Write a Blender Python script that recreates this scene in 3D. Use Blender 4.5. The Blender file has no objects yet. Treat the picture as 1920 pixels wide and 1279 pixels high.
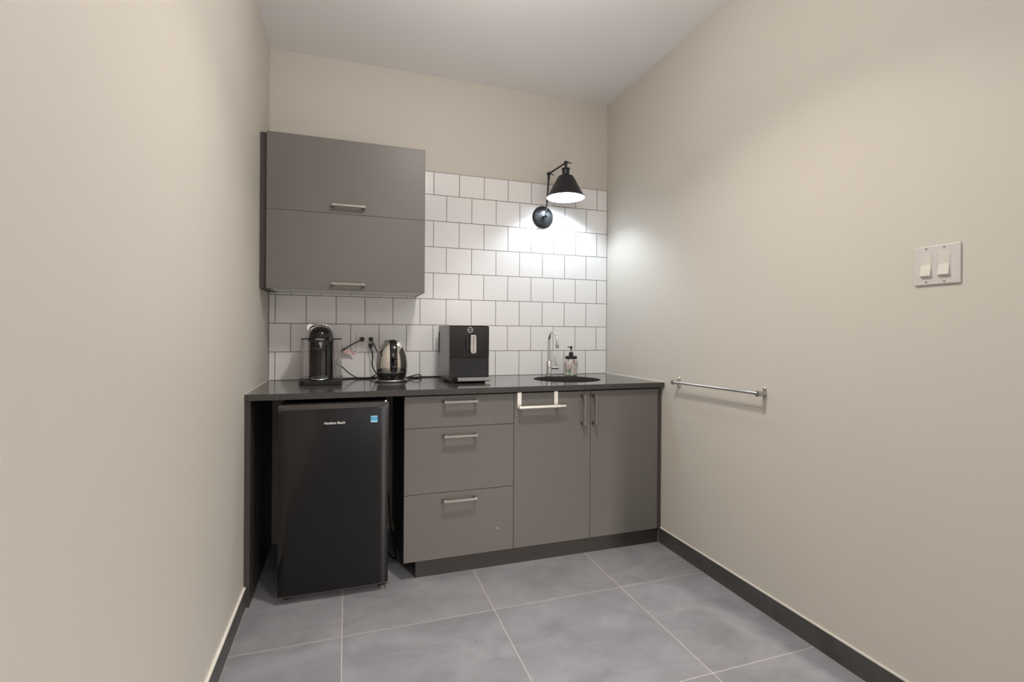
import bpy, bmesh, math, random
from mathutils import Vector, Matrix
random.seed(7)
C = bpy.context.scene.collection
sc = bpy.context.scene
PI = math.pi

# ------------------------------------------------------------------ camera
cam_d = bpy.data.cameras.new('camera'); cam = bpy.data.objects.new('camera', cam_d); C.objects.link(cam)
YAW, PITCH, ROLL = map(math.radians, (-18.4842, -0.07, 0.3744))
_c, _s = math.cos(YAW), math.sin(YAW)
fw = Vector((-_s*math.cos(PITCH), _c*math.cos(PITCH), math.sin(PITCH)))
r0 = Vector((_c, _s, 0)); u0 = r0.cross(fw)
rt = r0*math.cos(ROLL) + u0*math.sin(ROLL)
up = -r0*math.sin(ROLL) + u0*math.cos(ROLL)
M = Matrix((rt, up, -fw)).transposed().to_4x4()
M.translation = Vector((-1.6215, -2.8896, 1.1359))
cam.matrix_world = M
cam_d.sensor_width = 36.0; cam_d.sensor_fit = 'HORIZONTAL'
cam_d.lens = 36.0*921.02/1920.0
cam_d.shift_y = -12.875/1920.0
cam_d.clip_start = 0.05
sc.camera = cam

# ------------------------------------------------------------------ world, lights, exposure
w = bpy.data.worlds.new('world'); sc.world = w; w.use_nodes = True
w.node_tree.nodes['Background'].inputs[0].default_value = (1.0, 0.93, 0.84, 1)
w.node_tree.nodes['Background'].inputs[1].default_value = 0.1
sc.view_settings.view_transform = 'Standard'; sc.view_settings.look = 'None'
sc.view_settings.exposure = 0.12; sc.view_settings.gamma = 1.0; sc.view_settings.use_curve_mapping = False

def downlight(name, x, y, z, power, col, size=0.11, spread=150):
    d = bpy.data.lights.new(name, 'AREA'); d.shape = 'DISK'; d.size = size; d.energy = power; d.color = col
    d.spread = math.radians(spread)
    o = bpy.data.objects.new(name, d); C.objects.link(o); o.location = (x, y, z); return o
def globe(name, x, y, z, power, col, r=0.09):
    d = bpy.data.lights.new(name, 'POINT'); d.energy = power; d.color = col; d.shadow_soft_size = r
    o = bpy.data.objects.new(name, d); C.objects.link(o); o.location = (x, y, z); return o
def window_light(name, loc, rotz, w_, h_, power, col):
    d = bpy.data.lights.new(name, 'AREA'); d.shape = 'RECTANGLE'; d.size = w_; d.size_y = h_; d.energy = power; d.color = col
    o = bpy.data.objects.new(name, d); C.objects.link(o); o.location = loc; o.rotation_euler = (math.radians(90), 0, rotz); return o
WARM = (1.0, 0.935, 0.875); DAY = (0.94, 0.97, 1.0)
POW = dict(ng=13.5, nd=12, eg=14, wr=6, lamp=1.55, bk=390)
globe('ceiling_globe_nook', -1.12, -1.42, 2.42, POW['ng'], WARM, 0.06)
downlight('ceiling_downlight_nook', -1.02, -1.50, 2.635, POW['nd'], WARM, 0.14, 120)
globe('ceiling_globe_entry', -1.3, -3.9, 2.42, POW['eg'], WARM, 0.08)  # unseen light added behind the camera for low frontal fill
window_light('hall_window_right', (3.15, -4.6, 1.4), math.radians(90), 3.2, 2.0, POW['wr'], DAY)  # unseen cool panel added to fill the lower walls, not a window
downlight('ceiling_downlight_back_left', 0.71, -6.85, 2.6, POW['bk'], WARM, 0.14)
downlight('ceiling_downlight_back_right', 0.90, -6.85, 2.6, POW['bk'], WARM, 0.14)

# ------------------------------------------------------------------ materials
def mat(name, col, rough=0.5, metal=0.0, **kw):
    m = bpy.data.materials.new(name); m.use_nodes = True
    b = m.node_tree.nodes['Principled BSDF']
    b.inputs['Base Color'].default_value = (*col, 1); b.inputs['Roughness'].default_value = rough
    b.inputs['Metallic'].default_value = metal
    for k, v in kw.items(): b.inputs[k].default_value = v
    return m
def N(m, t, **kw):
    n = m.node_tree.nodes.new(t)
    for k, v in kw.items(): setattr(n, k, v)
    return n
def noise_bump(m, scale, strength, dist=0.002, detail=3):
    nt = m.node_tree; tc = N(m, 'ShaderNodeTexCoord'); nz = N(m, 'ShaderNodeTexNoise'); bp = N(m, 'ShaderNodeBump')
    nz.inputs['Scale'].default_value = scale; nz.inputs['Detail'].default_value = detail
    bp.inputs['Strength'].default_value = strength; bp.inputs['Distance'].default_value = dist
    nt.links.new(tc.outputs['Object'], nz.inputs['Vector']); nt.links.new(nz.outputs[0], bp.inputs['Height'])
    nt.links.new(bp.outputs[0], nt.nodes['Principled BSDF'].inputs['Normal']); return m
wall_m = noise_bump(mat('painted_wall', (0.605, 0.572, 0.513), 0.55), 260, 0.12)
ceil_m = noise_bump(mat('ceiling_paint', (0.87, 0.865, 0.86), 0.8), 200, 0.1)
cab_m = noise_bump(mat('cabinet_laminate', (0.151, 0.143, 0.130), 0.40), 500, 0.03)
cabedge_m = mat('cabinet_carcass_dark', (0.055, 0.048, 0.044), 0.5)
white_lam = mat('white_laminate', (0.72, 0.71, 0.68), 0.45)
toe_m = mat('toe_kick_laminate', (0.050, 0.044, 0.040), 0.5)
steel_m = mat('brushed_nickel', (0.33, 0.305, 0.275), 0.38, 1.0)
brightsteel_m = mat('brushed_stainless', (0.93, 0.90, 0.83), 0.42, 1.0)
chrome_m = mat('chrome', (0.82, 0.82, 0.83), 0.06, 1.0)
satin_m = mat('satin_metal', (0.50, 0.49, 0.47), 0.3, 1.0)
kettle_m = mat('polished_stainless', (0.74, 0.72, 0.68), 0.09, 1.0)
blackgloss = mat('black_gloss_plastic', (0.004, 0.004, 0.004), 0.07)
blackplast = mat('black_plastic', (0.012, 0.012, 0.012), 0.4)
greyplast = mat('dark_grey_plastic', (0.035, 0.036, 0.036), 0.3)
fridge_m = mat('black_enamel', (0.0025, 0.0023, 0.0021), 0.15, 0.0, IOR=1.5)
fridgeside_m = mat('black_fridge_side', (0.006, 0.006, 0.006), 0.45)
fridgecap_m = mat('dark_grey_trim', (0.05, 0.047, 0.044), 0.28)
whiteplast = mat('white_plastic', (0.78, 0.755, 0.72), 0.35)
caulk_m = mat('white_caulk', (0.78, 0.75, 0.68), 0.5)
lampblack = mat('black_painted_metal', (0.022, 0.023, 0.026), 0.33, 0.3)
lampwhite = mat('white_enamel', (0.88, 0.88, 0.88), 0.5)
white_ink = mat('white_print', (0.8, 0.8, 0.78), 0.5)
silver_ink = mat('silver_print', (0.55, 0.55, 0.53), 0.35, 0.6)
blue_ink = mat('blue_sticker', (0.10, 0.42, 0.75), 0.4)
paleblue_ink = mat('pale_blue_print', (0.45, 0.75, 0.92), 0.4)
grout_m = mat('grout', (0.36, 0.32, 0.30), 0.85)
red_ink = mat('red_print', (0.62, 0.12, 0.10), 0.6)
tag_m = mat('pale_pink_tag', (0.74, 0.58, 0.54), 0.6)
sink_m = mat('dark_composite_sink', (0.02, 0.018, 0.016), 0.45)
slot_m = mat('dark_slot', (0.03, 0.03, 0.03), 0.6)

# counter: dark grey satin laminate, glossy
counter_m = mat('counter_dark_grey', (0.062, 0.060, 0.057), 0.12)
counter_m.node_tree.nodes['Principled BSDF'].inputs['IOR'].default_value = 2.5

# bulb
bulb_m = bpy.data.materials.new('lit_bulb'); bulb_m.use_nodes = True
bb = bulb_m.node_tree.nodes['Principled BSDF']
bb.inputs['Emission Color'].default_value = (0.76, 0.89, 1, 1); bb.inputs['Emission Strength'].default_value = 380*POW['lamp']

# clear plastic / glass (thin sheets)
def clear(name, tint, gloss=0.12, rough=0.06, alpha=0.9):
    m = bpy.data.materials.new(name); m.use_nodes = True; nt = m.node_tree
    for n in list(nt.nodes):
        if n.type == 'BSDF_PRINCIPLED': nt.nodes.remove(n)
    out = [n for n in nt.nodes if n.type == 'OUTPUT_MATERIAL'][0]
    tr = N(m, 'ShaderNodeBsdfTransparent'); gl = N(m, 'ShaderNodeBsdfGlossy'); df = N(m, 'ShaderNodeBsdfDiffuse')
    fr = N(m, 'ShaderNodeFresnel'); m1 = N(m, 'ShaderNodeMixShader'); m2 = N(m, 'ShaderNodeMixShader')
    tr.inputs[0].default_value = (*tint, 1); gl.inputs['Roughness'].default_value = rough; df.inputs[0].default_value = (0.80, 0.76, 0.76, 1)
    m2.inputs[0].default_value = 1-alpha
    nt.links.new(tr.outputs[0], m2.inputs[1]); nt.links.new(df.outputs[0], m2.inputs[2])
    nt.links.new(fr.outputs[0], m1.inputs[0]); nt.links.new(m2.outputs[0], m1.inputs[1]); nt.links.new(gl.outputs[0], m1.inputs[2])
    nt.links.new(m1.outputs[0], out.inputs[0]); return m
tank_m = clear('clear_smoky_plastic', (0.90, 0.87, 0.87), alpha=0.80)
water_m = clear('water', (0.86, 0.93, 0.88), rough=0.02, alpha=0.97)

# wall tile: glossy white squares in running bond, dark grout
P = 0.153
CZ, Z1 = 0.8781, 0.1517
tile_m = bpy.data.materials.new('white_wall_tile'); tile_m.use_nodes = True
nt = tile_m.node_tree; b = nt.nodes['Principled BSDF']
geo = N(tile_m, 'ShaderNodeNewGeometry'); sep = N(tile_m, 'ShaderNodeSeparateXYZ'); comb = N(tile_m, 'ShaderNodeCombineXYZ')
ax = N(tile_m, 'ShaderNodeMath', operation='ADD'); ax.inputs[1].default_value = P*40
az = N(tile_m, 'ShaderNodeMath', operation='ADD'); az.inputs[1].default_value = -(CZ+Z1-P) + P*11
brick = N(tile_m, 'ShaderNodeTexBrick', offset=0.5, offset_frequency=2, squash=1.0)
for k, v in (('Scale', 1.0), ('Mortar Size', 0.0020), ('Mortar Smooth', 0.15), ('Brick Width', P), ('Row Height', P), ('Bias', 0.0)): brick.inputs[k].default_value = v
brick.inputs['Color1'].default_value = (0.81, 0.80, 0.79, 1); brick.inputs['Color2'].default_value = (0.84, 0.83, 0.82, 1)
brick.inputs['Mortar'].default_value = (0.17, 0.155, 0.14, 1)
nt.links.new(geo.outputs['Position'], sep.inputs[0]); nt.links.new(sep.outputs[0], ax.inputs[0]); nt.links.new(sep.outputs[2], az.inputs[0])
nt.links.new(ax.outputs[0], comb.inputs[0]); nt.links.new(az.outputs[0], comb.inputs[1]); nt.links.new(comb.outputs[0], brick.inputs['Vector'])
nt.links.new(brick.outputs['Color'], b.inputs['Base Color'])
rr = N(tile_m, 'ShaderNodeMapRange'); rr.inputs['To Min'].default_value = 0.17; rr.inputs['To Max'].default_value = 0.8
nt.links.new(brick.outputs['Fac'], rr.inputs['Value']); nt.links.new(rr.outputs[0], b.inputs['Roughness'])
inv = N(tile_m, 'ShaderNodeMath', operation='SUBTRACT'); inv.inputs[0].default_value = 1.0
bp = N(tile_m, 'ShaderNodeBump'); bp.inputs['Strength'].default_value = 0.5; bp.inputs['Distance'].default_value = 0.0015
nt.links.new(brick.outputs['Fac'], inv.inputs[1]); nt.links.new(inv.outputs[0], bp.inputs['Height']); nt.links.new(bp.outputs[0], b.inputs['Normal'])

# floor tile: slate-look squares, thin pale grout
def slate(name, c1, c2, grout, xo, yo, px_, py_, rough, mort=0.0014, vertical=False):
    m = bpy.data.materials.new(name); m.use_nodes = True; nt = m.node_tree; b = nt.nodes['Principled BSDF']
    geo = N(m, 'ShaderNodeNewGeometry'); sep = N(m, 'ShaderNodeSeparateXYZ'); nt.links.new(geo.outputs['Position'], sep.inputs[0])
    comb = N(m, 'ShaderNodeCombineXYZ')
    ax = N(m, 'ShaderNodeMath', operation='ADD'); ax.inputs[1].default_value = -xo + px_*30
    ay = N(m, 'ShaderNodeMath', operation='ADD'); ay.inputs[1].default_value = -yo + py_*30
    nt.links.new(sep.outputs[1 if vertical else 0], ax.inputs[0]); nt.links.new(sep.outputs[2 if vertical else 1], ay.inputs[0])
    nt.links.new(ax.outputs[0], comb.inputs[0]); nt.links.new(ay.outputs[0], comb.inputs[1])
    br = N(m, 'ShaderNodeTexBrick', offset=0.0, offset_frequency=2)
    for k, v in (('Scale', 1.0), ('Mortar Size', mort), ('Mortar Smooth', 0.2), ('Brick Width', px_), ('Row Height', py_)): br.inputs[k].default_value = v
    br.inputs['Color1'].default_value = (0, 0, 0, 1); br.inputs['Color2'].default_value = (1, 1, 1, 1)
    nt.links.new(comb.outputs[0], br.inputs['Vector'])
    # each tile's own offset into the cloudy stone pattern
    off = N(m, 'ShaderNodeVectorMath', operation='SCALE'); off.inputs['Scale'].default_value = 7.3
    nt.links.new(br.outputs['Color'], off.inputs[0])
    add = N(m, 'ShaderNodeVectorMath', operation='ADD'); nt.links.new(geo.outputs['Position'], add.inputs[0]); nt.links.new(off.outputs[0], add.inputs[1])
    st = N(m, 'ShaderNodeMapping'); st.inputs['Rotation'].default_value = (0, 0, 0.6); st.inputs['Scale'].default_value = (1, 1.45, 1)
    nt.links.new(add.outputs[0], st.inputs[0])
    n1 = N(m, 'ShaderNodeTexNoise'); n1.inputs['Scale'].default_value = 4.6; n1.inputs['Detail'].default_value = 9; n1.inputs['Roughness'].default_value = 0.62; n1.inputs['Distortion'].default_value = 0.5
    nt.links.new(st.outputs[0], n1.inputs['Vector'])
    rp = N(m, 'ShaderNodeValToRGB'); rp.color_ramp.elements[0].position = 0.33; rp.color_ramp.elements[1].position = 0.68
    rp.color_ramp.elements[0].color = (*c1, 1); rp.color_ramp.elements[1].color = (*c2, 1)
    nt.links.new(n1.outputs[0], rp.inputs[0])
    mx = N(m, 'ShaderNodeMix', data_type='RGBA'); mx.inputs[7].default_value = (*grout, 1)
    nt.links.new(br.outputs['Fac'], mx.inputs[0]); nt.links.new(rp.outputs[0], mx.inputs[6]); nt.links.new(mx.outputs[2], b.inputs['Base Color'])
    b.inputs['Roughness'].default_value = rough
    n2 = N(m, 'ShaderNodeTexNoise'); n2.inputs['Scale'].default_value = 22; n2.inputs['Detail'].default_value = 6
    bp = N(m, 'ShaderNodeBump'); bp.inputs['Strength'].default_value = 0.12; bp.inputs['Distance'].default_value = 0.003
    nt.links.new(add.outputs[0], n2.inputs['Vector']); nt.links.new(n2.outputs[0], bp.inputs['Height']); nt.links.new(bp.outputs[0], b.inputs['Normal'])
    return m
floor_m = slate('slate_floor_tile', (0.205, 0.205, 0.219), (0.302, 0.302, 0.321), (0.60, 0.53, 0.50), -0.4525, -0.9545, 0.5915, 0.5885, 0.42)
base_m = slate('slate_baseboard', (0.052, 0.051, 0.050), (0.082, 0.081, 0.080), (0.14, 0.12, 0.11), -0.9545, -0.5, 0.5885, 5.0, 0.4, 0.0012, True)

# ------------------------------------------------------------------ mesh helpers (world coordinates)
class B:
    def __init__(s): s.bm = bmesh.new()
    def _bev(s, geom_edges, r, seg):
        if r > 0: bmesh.ops.bevel(s.bm, geom=geom_edges, offset=r, segments=seg, affect='EDGES', profile=0.5)
    def box(s, x0, x1, y0, y1, z0, z1, bev=0.0, seg=2, only=None):
        vs = [s.bm.verts.new(p) for p in ((x0,y0,z0),(x1,y0,z0),(x1,y1,z0),(x0,y1,z0),(x0,y0,z1),(x1,y0,z1),(x1,y1,z1),(x0,y1,z1))]
        fs = [s.bm.faces.new([vs[i] for i in f]) for f in ((0,3,2,1),(4,5,6,7),(0,1,5,4),(1,2,6,5),(2,3,7,6),(3,0,4,7))]
        if bev > 0:
            es = set(e for f in fs for e in f.edges)
            if only: es = [e for e in es if only(e)]
            s._bev(list(es), bev, seg)
        return s
    def prism(s, pts, axis, a0, a1, bev=0.0):
        # polygon pts (u,v) extruded on axis: 'x' -> (y,z), 'y' -> (x,z), 'z' -> (x,y)
        def P3(u, v, a): return {'x': (a,u,v), 'y': (u,a,v), 'z': (u,v,a)}[axis]
        A = [s.bm.verts.new(P3(u,v,a0)) for u,v in pts]; Bv = [s.bm.verts.new(P3(u,v,a1)) for u,v in pts]
        n = len(pts); fs = [s.bm.faces.new(A), s.bm.faces.new(Bv)]
        for i in range(n): fs.append(s.bm.faces.new((A[i], A[(i+1)%n], Bv[(i+1)%n], Bv[i])))
        bmesh.ops.recalc_face_normals(s.bm, faces=fs)
        if bev > 0: s._bev(list(set(e for f in fs for e in f.edges)), bev, 2)
        return s
    def lathe(s, prof, cx, cy, seg=48, cz=0, mtx=None, cap=True, sy=1.0):
        rings = []
        for r, z in prof:
            if r < 1e-6: rings.append([s.bm.verts.new((0, 0, z))])
            else: rings.append([s.bm.verts.new((r*math.cos(2*PI*i/seg), sy*r*math.sin(2*PI*i/seg), z)) for i in range(seg)])
        fs = []
        for a, b_ in zip(rings, rings[1:]):
            for i in range(seg):
                j = (i+1) % seg
                if len(a) == 1 and len(b_) == 1: continue
                if len(a) == 1: fs.append(s.bm.faces.new((a[0], b_[j], b_[i])))
                elif len(b_) == 1: fs.append(s.bm.faces.new((a[i], a[j], b_[0])))
                else: fs.append(s.bm.faces.new((a[i], a[j], b_[j], b_[i])))
        if cap:
            for rg in (rings[0], rings[-1]):
                if len(rg) > 1: fs.append(s.bm.faces.new(rg))
        bmesh.ops.recalc_face_normals(s.bm, faces=fs)
        vs = [v for rg in rings for v in rg]
        T = Matrix.Translation((cx, cy, cz)) @ (mtx if mtx else Matrix.Identity(4))
        bmesh.ops.transform(s.bm, matrix=T, verts=vs)
        return s
    def cyl(s, p0, p1, r0, r1=None, seg=24, prof=None):
        p0, p1 = Vector(p0), Vector(p1); d = p1-p0; L = d.length
        q = Vector((0,0,1)).rotation_difference(d.normalized()).to_matrix().to_4x4()
        pr = prof or [(r0, 0), (r1 if r1 is not None else r0, L)]
        return s.lathe(pr, p0.x, p0.y, seg, p0.z, q)
    def ball(s, p, r, seg=20, sz=1.0):
        n = 10; prof = [(max(0, r*math.sin(PI*i/n)) if 0 < i < n else 0, -r*sz*math.cos(PI*i/n)) for i in range(n+1)]
        return s.lathe(prof, p[0], p[1], seg, p[2], cap=False)
    def tube(s, pts, r, seg=10, smooth=True, sub=8, flat=None):
        pts = [Vector(p) for p in pts]
        if smooth and len(pts) > 2:
            out = []
            for i in range(len(pts)-1):
                p0 = pts[max(i-1,0)]; p1 = pts[i]; p2 = pts[i+1]; p3 = pts[min(i+2,len(pts)-1)]
                for k in range(sub):
                    t = k/sub
                    out.append(0.5*((2*p1)+(p2-p0)*t+(2*p0-5*p1+4*p2-p3)*t*t+(3*p1-p0-3*p2+p3)*t*t*t))
            out.append(pts[-1]); pts = out
        rings = []; nrm = None
        for i, p in enumerate(pts):
            t = (pts[min(i+1,len(pts)-1)]-pts[max(i-1,0)]).normalized()
            if nrm is None: nrm = t.orthogonal().normalized()
            nrm = (nrm - t*nrm.dot(t)).normalized(); bn = t.cross(nrm)
            rings.append([s.bm.verts.new(p + (nrm*math.cos(2*PI*k/seg)+bn*math.sin(2*PI*k/seg))*r) for k in range(seg)])
        fs = []
        for a, b_ in zip(rings, rings[1:]):
            for k in range(seg): fs.append(s.bm.faces.new((a[k], a[(k+1)%seg], b_[(k+1)%seg], b_[k])))
        fs.append(s.bm.faces.new(rings[0])); fs.append(s.bm.faces.new(rings[-1]))
        bmesh.ops.recalc_face_normals(s.bm, faces=fs)
        return s

def root_of(o):
    v = Vector((0,0,0))
    while o is not None: v += o.location; o = o.parent
    return v
def obj(name, bld, m, parent=None, loc=None, smooth=False, label=None):
    bm = bld.bm if isinstance(bld, B) else bld
    me = bpy.data.meshes.new(name)
    base = root_of(parent) if parent else Vector(loc or (0,0,0))
    bmesh.ops.translate(bm, vec=-base, verts=bm.verts)
    if smooth:
        for f in bm.faces: f.smooth = True
        for e in bm.edges:
            if len(e.link_faces) == 2 and e.calc_face_angle(0) > math.radians(38): e.smooth = False
    bm.to_mesh(me); bm.free()
    me.materials.append(m)
    o = bpy.data.objects.new(name, me); C.objects.link(o)
    if parent: o.parent = parent
    else: o.location = base
    if label: o['label'] = label
    return o
def thing(name, label, cat, loc):
    o = bpy.data.objects.new(name, None); C.objects.link(o); o.location = loc
    o.empty_display_size = 0.05; o['label'] = label; o['category'] = cat; return o
def tag(o, label, cat, group=None):
    o['label'] = label; o['category'] = cat
    if group: o['group'] = group
    return o
def struct(name, bld, m, label=None, loc=None, parent=None):
    o = obj(name, bld, m, parent, loc)
    if parent is None: o['kind'] = 'structure'
    if label: o['label'] = label
    return o
def lettering(name, text, m, parent, origin, xdir, zdir, height, width=None, depth=0.0004, bold=False):
    cu = bpy.data.curves.new(name, 'FONT'); cu.body = text; cu.size = 1.0; cu.align_x = 'CENTER'; cu.align_y = 'CENTER'
    cu.extrude = 0.02
    if bold: cu.offset = 0.022
    tmp = bpy.data.objects.new('tmp', cu); C.objects.link(tmp)
    dg = bpy.context.evaluated_depsgraph_get(); me = bpy.data.meshes.new_from_object(tmp.evaluated_get(dg))
    bpy.data.objects.remove(tmp); bpy.data.curves.remove(cu)
    xs = [v.co.x for v in me.vertices]; ys = [v.co.y for v in me.vertices]
    sy = height/(max(ys)-min(ys)); sx = (width/(max(xs)-min(xs))) if width else sy
    cx_, cy_ = (max(xs)+min(xs))/2, (max(ys)+min(ys))/2
    X = Vector(xdir).normalized(); Z = Vector(zdir).normalized(); Nn = X.cross(Z)
    bm = bmesh.new(); bm.from_mesh(me); bpy.data.meshes.remove(me)
    for v in bm.verts:
        c = v.co.copy(); v.co = Vector(origin) + X*(c.x-cx_)*sx + Z*(c.y-cy_)*sy + Nn*c.z*(depth/0.02)
    return obj(name, bm, m, parent)

# ------------------------------------------------------------------ the setting
CD0 = 0.637; W = 2.022; H = 2.6456; RY = -2.150
struct('floor', B().box(-2.6, 3.2, -7.6, 0.15, -0.1, 0.0), floor_m, 'grey slate-look square tile floor')
struct('ceiling', B().box(-2.6, 3.2, -7.6, 0.15, H, H+0.1), ceil_m, 'plain off-white ceiling')
struct('wall_back', B().box(-W-0.12, 0.12, 0.0, 0.12, 0.0, H), wall_m, 'cream painted wall above the tiled backsplash')
struct('wall_left', B().box(-W-0.12, -W, -4.0, 0.0, 0.0, H), wall_m, 'cream painted wall on the left')
struct('wall_right', B().box(0.0, 0.12, RY, 0.0, 0.0, H), wall_m, 'cream painted wall with the light switch')
hall_m = mat('hall_paint', (0.16, 0.15, 0.14), 0.7)
far_m = mat('hall_far_paint', (0.035, 0.033, 0.031), 0.8)
struct('wall_hall', B().box(0.12, 3.2, RY, RY+0.12, 0.0, H), hall_m)
struct('wall_far', B().box(-2.6, 3.2, -7.72, -7.6, 0.0, H), far_m)
struct('wall_hall_side', B().box(3.2, 3.32, -7.6, RY+0.12, 0.0, H), hall_m)
ZB = 0.082
struct('baseboard_right', B().box(-0.004, 0.0, RY, -0.601, 0.0, ZB), base_m, 'dark grey tile baseboard along the right wall')
struct('baseboard_left', B().box(-W, -W+0.009, -4.0, -0.632, 0.0, ZB), base_m, 'dark grey tile baseboard along the left wall')
struct('trim_1', B().box(-0.0045, 0.0, RY, -0.6, ZB, ZB+0.006), caulk_m, 'white bead on top of the right baseboard')
struct('trim_2', B().box(-W, -W+0.0095, -4.0, -0.632, ZB, ZB+0.004), caulk_m, 'white bead on top of the left baseboard')
struct('trim_3', B().box(-W, 0.0, -0.008, 0.0, CZ, 2.0795), tile_m, 'glossy white square tile backsplash with dark grout')
struct('trim_4', B().box(0.0, 0.135, RY-0.012, RY-0.0005, 0.0, H-0.001), mat('door_casing', (0.36, 0.31, 0.26), 0.5), 'casing at the end of the right wall')

struct('trim_5', B().box(-0.0032, -0.0002, -CD0, -0.0085, 0.8783, 0.8822), caulk_m, 'white bead where the worktop meets the right wall')
struct('trim_6', B().box(-W+0.0002, -W+0.0025, -CD0, -0.0085, 0.8783, 0.8815), caulk_m, 'white bead where the worktop meets the left wall')
struct('trim_7', B().box(-0.0030, -0.0002, -0.0088, -0.0081, CZ+0.004, 2.0795).box(-W+0.0002, -W+0.0040, -0.0088, -0.0081, CZ+0.004, 2.0795).box(-W, -0.0002, -0.0088, -0.0001, 2.0796, 2.0815).box(-W, -0.0002, -0.0090, -0.0081, CZ+0.0003, CZ+0.0022), mat('dark_grout', (0.17, 0.155, 0.14), 0.85), 'dark grout around the edge of the tiles')

struct('trim_8', B().box(-0.0062, -0.0041, RY, -0.601, 0.0001, 0.0012).box(-W+0.0091, -W+0.0112, -4.0, -0.632, 0.0001, 0.0012), grout_m, 'thin pale grout line along the foot of the baseboards')

# ------------------------------------------------------------------ counter with a round cut-out
CD, CT = 0.6384, 0.0264
SX, SY, SR = -0.437, -0.335, 0.190
def counter_mesh():
    bm = bmesh.new(); n = 64
    def loop(z):
        o = [bm.verts.new(p+(z,)) for p in ((-W+0.0005,-CD),(-0.0005,-CD),(-0.0005,-0.0085),(-W+0.0005,-0.0085))]
        c = [bm.verts.new((SX+SR*math.cos(2*PI*i/n), SY+SR*math.sin(2*PI*i/n), z)) for i in range(n)]
        eo = [bm.edges.new((o[i], o[(i+1)%4])) for i in range(4)]; ec = [bm.edges.new((c[i], c[(i+1)%n])) for i in range(n)]
        bmesh.ops.triangle_fill(bm, edges=eo+ec, use_beauty=True, use_dissolve=False)
        return o, c
    o1, c1 = loop(CZ); o0, c0 = loop(CZ-CT)
    for i in range(4): bm.faces.new((o0[i], o0[(i+1)%4], o1[(i+1)%4], o1[i]))
    for i in range(n): bm.faces.new((c0[i], c0[(i+1)%n], c1[(i+1)%n], c1[i]))
    bmesh.ops.recalc_face_normals(bm, faces=bm.faces)
    return bm
o = obj('worktop', counter_mesh(), counter_m, loc=(-1.0, -0.32, CZ-CT)); tag(o, 'long dark grey worktop running wall to wall over the cabinets', 'worktop')
obj('edge_band', B().box(-W+0.0006, -0.0006, -CD-0.0012, -CD-0.0001, CZ-CT, CZ-0.0006), mat('edge_band_laminate', (0.050, 0.047, 0.043), 0.5), o, label='matt dark grey front edge of the worktop')  # added matt face, keeps the worktop gloss from brightening the front edge

t = thing('sink', 'round dark undermount sink set into the right half of the worktop', 'sink', (SX, SY, CZ-0.17))
pr = [(0.03, -0.150), (0.13, -0.148), (0.165, -0.135), (0.180, -0.10), (0.186, -0.02), (0.186, -0.0275+0.0), (0.200, -0.0275), (0.200, -0.034), (0.192, -0.036), (0.187, -0.10), (0.172, -0.143), (0.135, -0.158), (0.03, -0.158)]
pr = [(0.022,-0.150),(0.12,-0.148),(0.160,-0.135),(0.178,-0.105),(0.186,-0.06),(0.1885,-0.0266),(0.205,-0.0266),(0.205,-0.031),(0.193,-0.034),(0.190,-0.06),(0.183,-0.108),(0.163,-0.141),(0.12,-0.155),(0.022,-0.157)]
obj('basin', B().lathe([(r, CZ+z) for r, z in pr] + [(0.022, CZ-0.150)], SX, SY, 64, cap=False), sink_m, t, smooth=True)
obj('drain', B().lathe([(0.0, CZ-0.146), (0.03, CZ-0.146), (0.034, CZ-0.1485), (0.0215, CZ-0.1495), (0.0215, CZ-0.165), (0, CZ-0.165)], SX, SY, 32, cap=False), chrome_m, t, smooth=True)

# ------------------------------------------------------------------ bar handles
def bar_handle(parent, x0, x1, z0, z1, yf, out=0.033, th=0.010):
    b = B()
    if abs(x1-x0) > abs(z1-z0):      # horizontal: flat bar on two square feet
        zc = (z0+z1)/2
        b.box(x0, x1, yf-out, yf-out+th, zc-th*0.55, zc+th*0.55, 0.0012)
        for xa in (x0, x1-0.014): b.box(xa, xa+0.014, yf-out+0.003, yf-0.0002, zc-0.0075, zc+0.0075, 0.001)
    else:
        xc = (x0+x1)/2
        b.box(xc-th*0.45, xc+th*0.45, yf-out, yf-out+th, z0, z1, 0.0012)
        for za in (z0, z1-0.014): b.box(xc-0.0075, xc+0.0075, yf-out+0.003, yf-0.0002, za, za+0.014, 0.001)
    return obj('handle', b, steel_m, parent, smooth=False, label='brushed nickel bar handle')

# ------------------------------------------------------------------ base cabinets
FY = -0.62; DT = 0.019; DB = 0.0865; DTOP = 0.845
X1, X2, X3, X4 = -1.3762, -0.8495, -0.4333, -0.0275
def carcass(x0, x1, hole=False):
    b = B(); y0, y1 = FY+DT+0.002, -0.012; t_ = 0.016; z0, z1 = DB, CZ-CT-0.0005
    b.box(x0, x0+t_, y0, y1, z0, z1); b.box(x1-t_, x1, y0, y1, z0, z1)
    b.box(x0+t_, x1-t_, y0, y1, z0, z0+t_); b.box(x0+t_, x1-t_, y1-0.006, y1, z0+t_, z1)
    if not hole: b.box(x0+t_, x1-t_, y0, y1-0.006, z1-t_, z1)
    return b
t = thing('drawer_cabinet', 'dark grey base cabinet with three stacked drawers beside the black fridge', 'cabinet', ((X1+X2)/2, -0.31, 0.0))
obj('carcass', carcass(X1+0.001, X2-0.001), cabedge_m, t)
g = 0.0011
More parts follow.
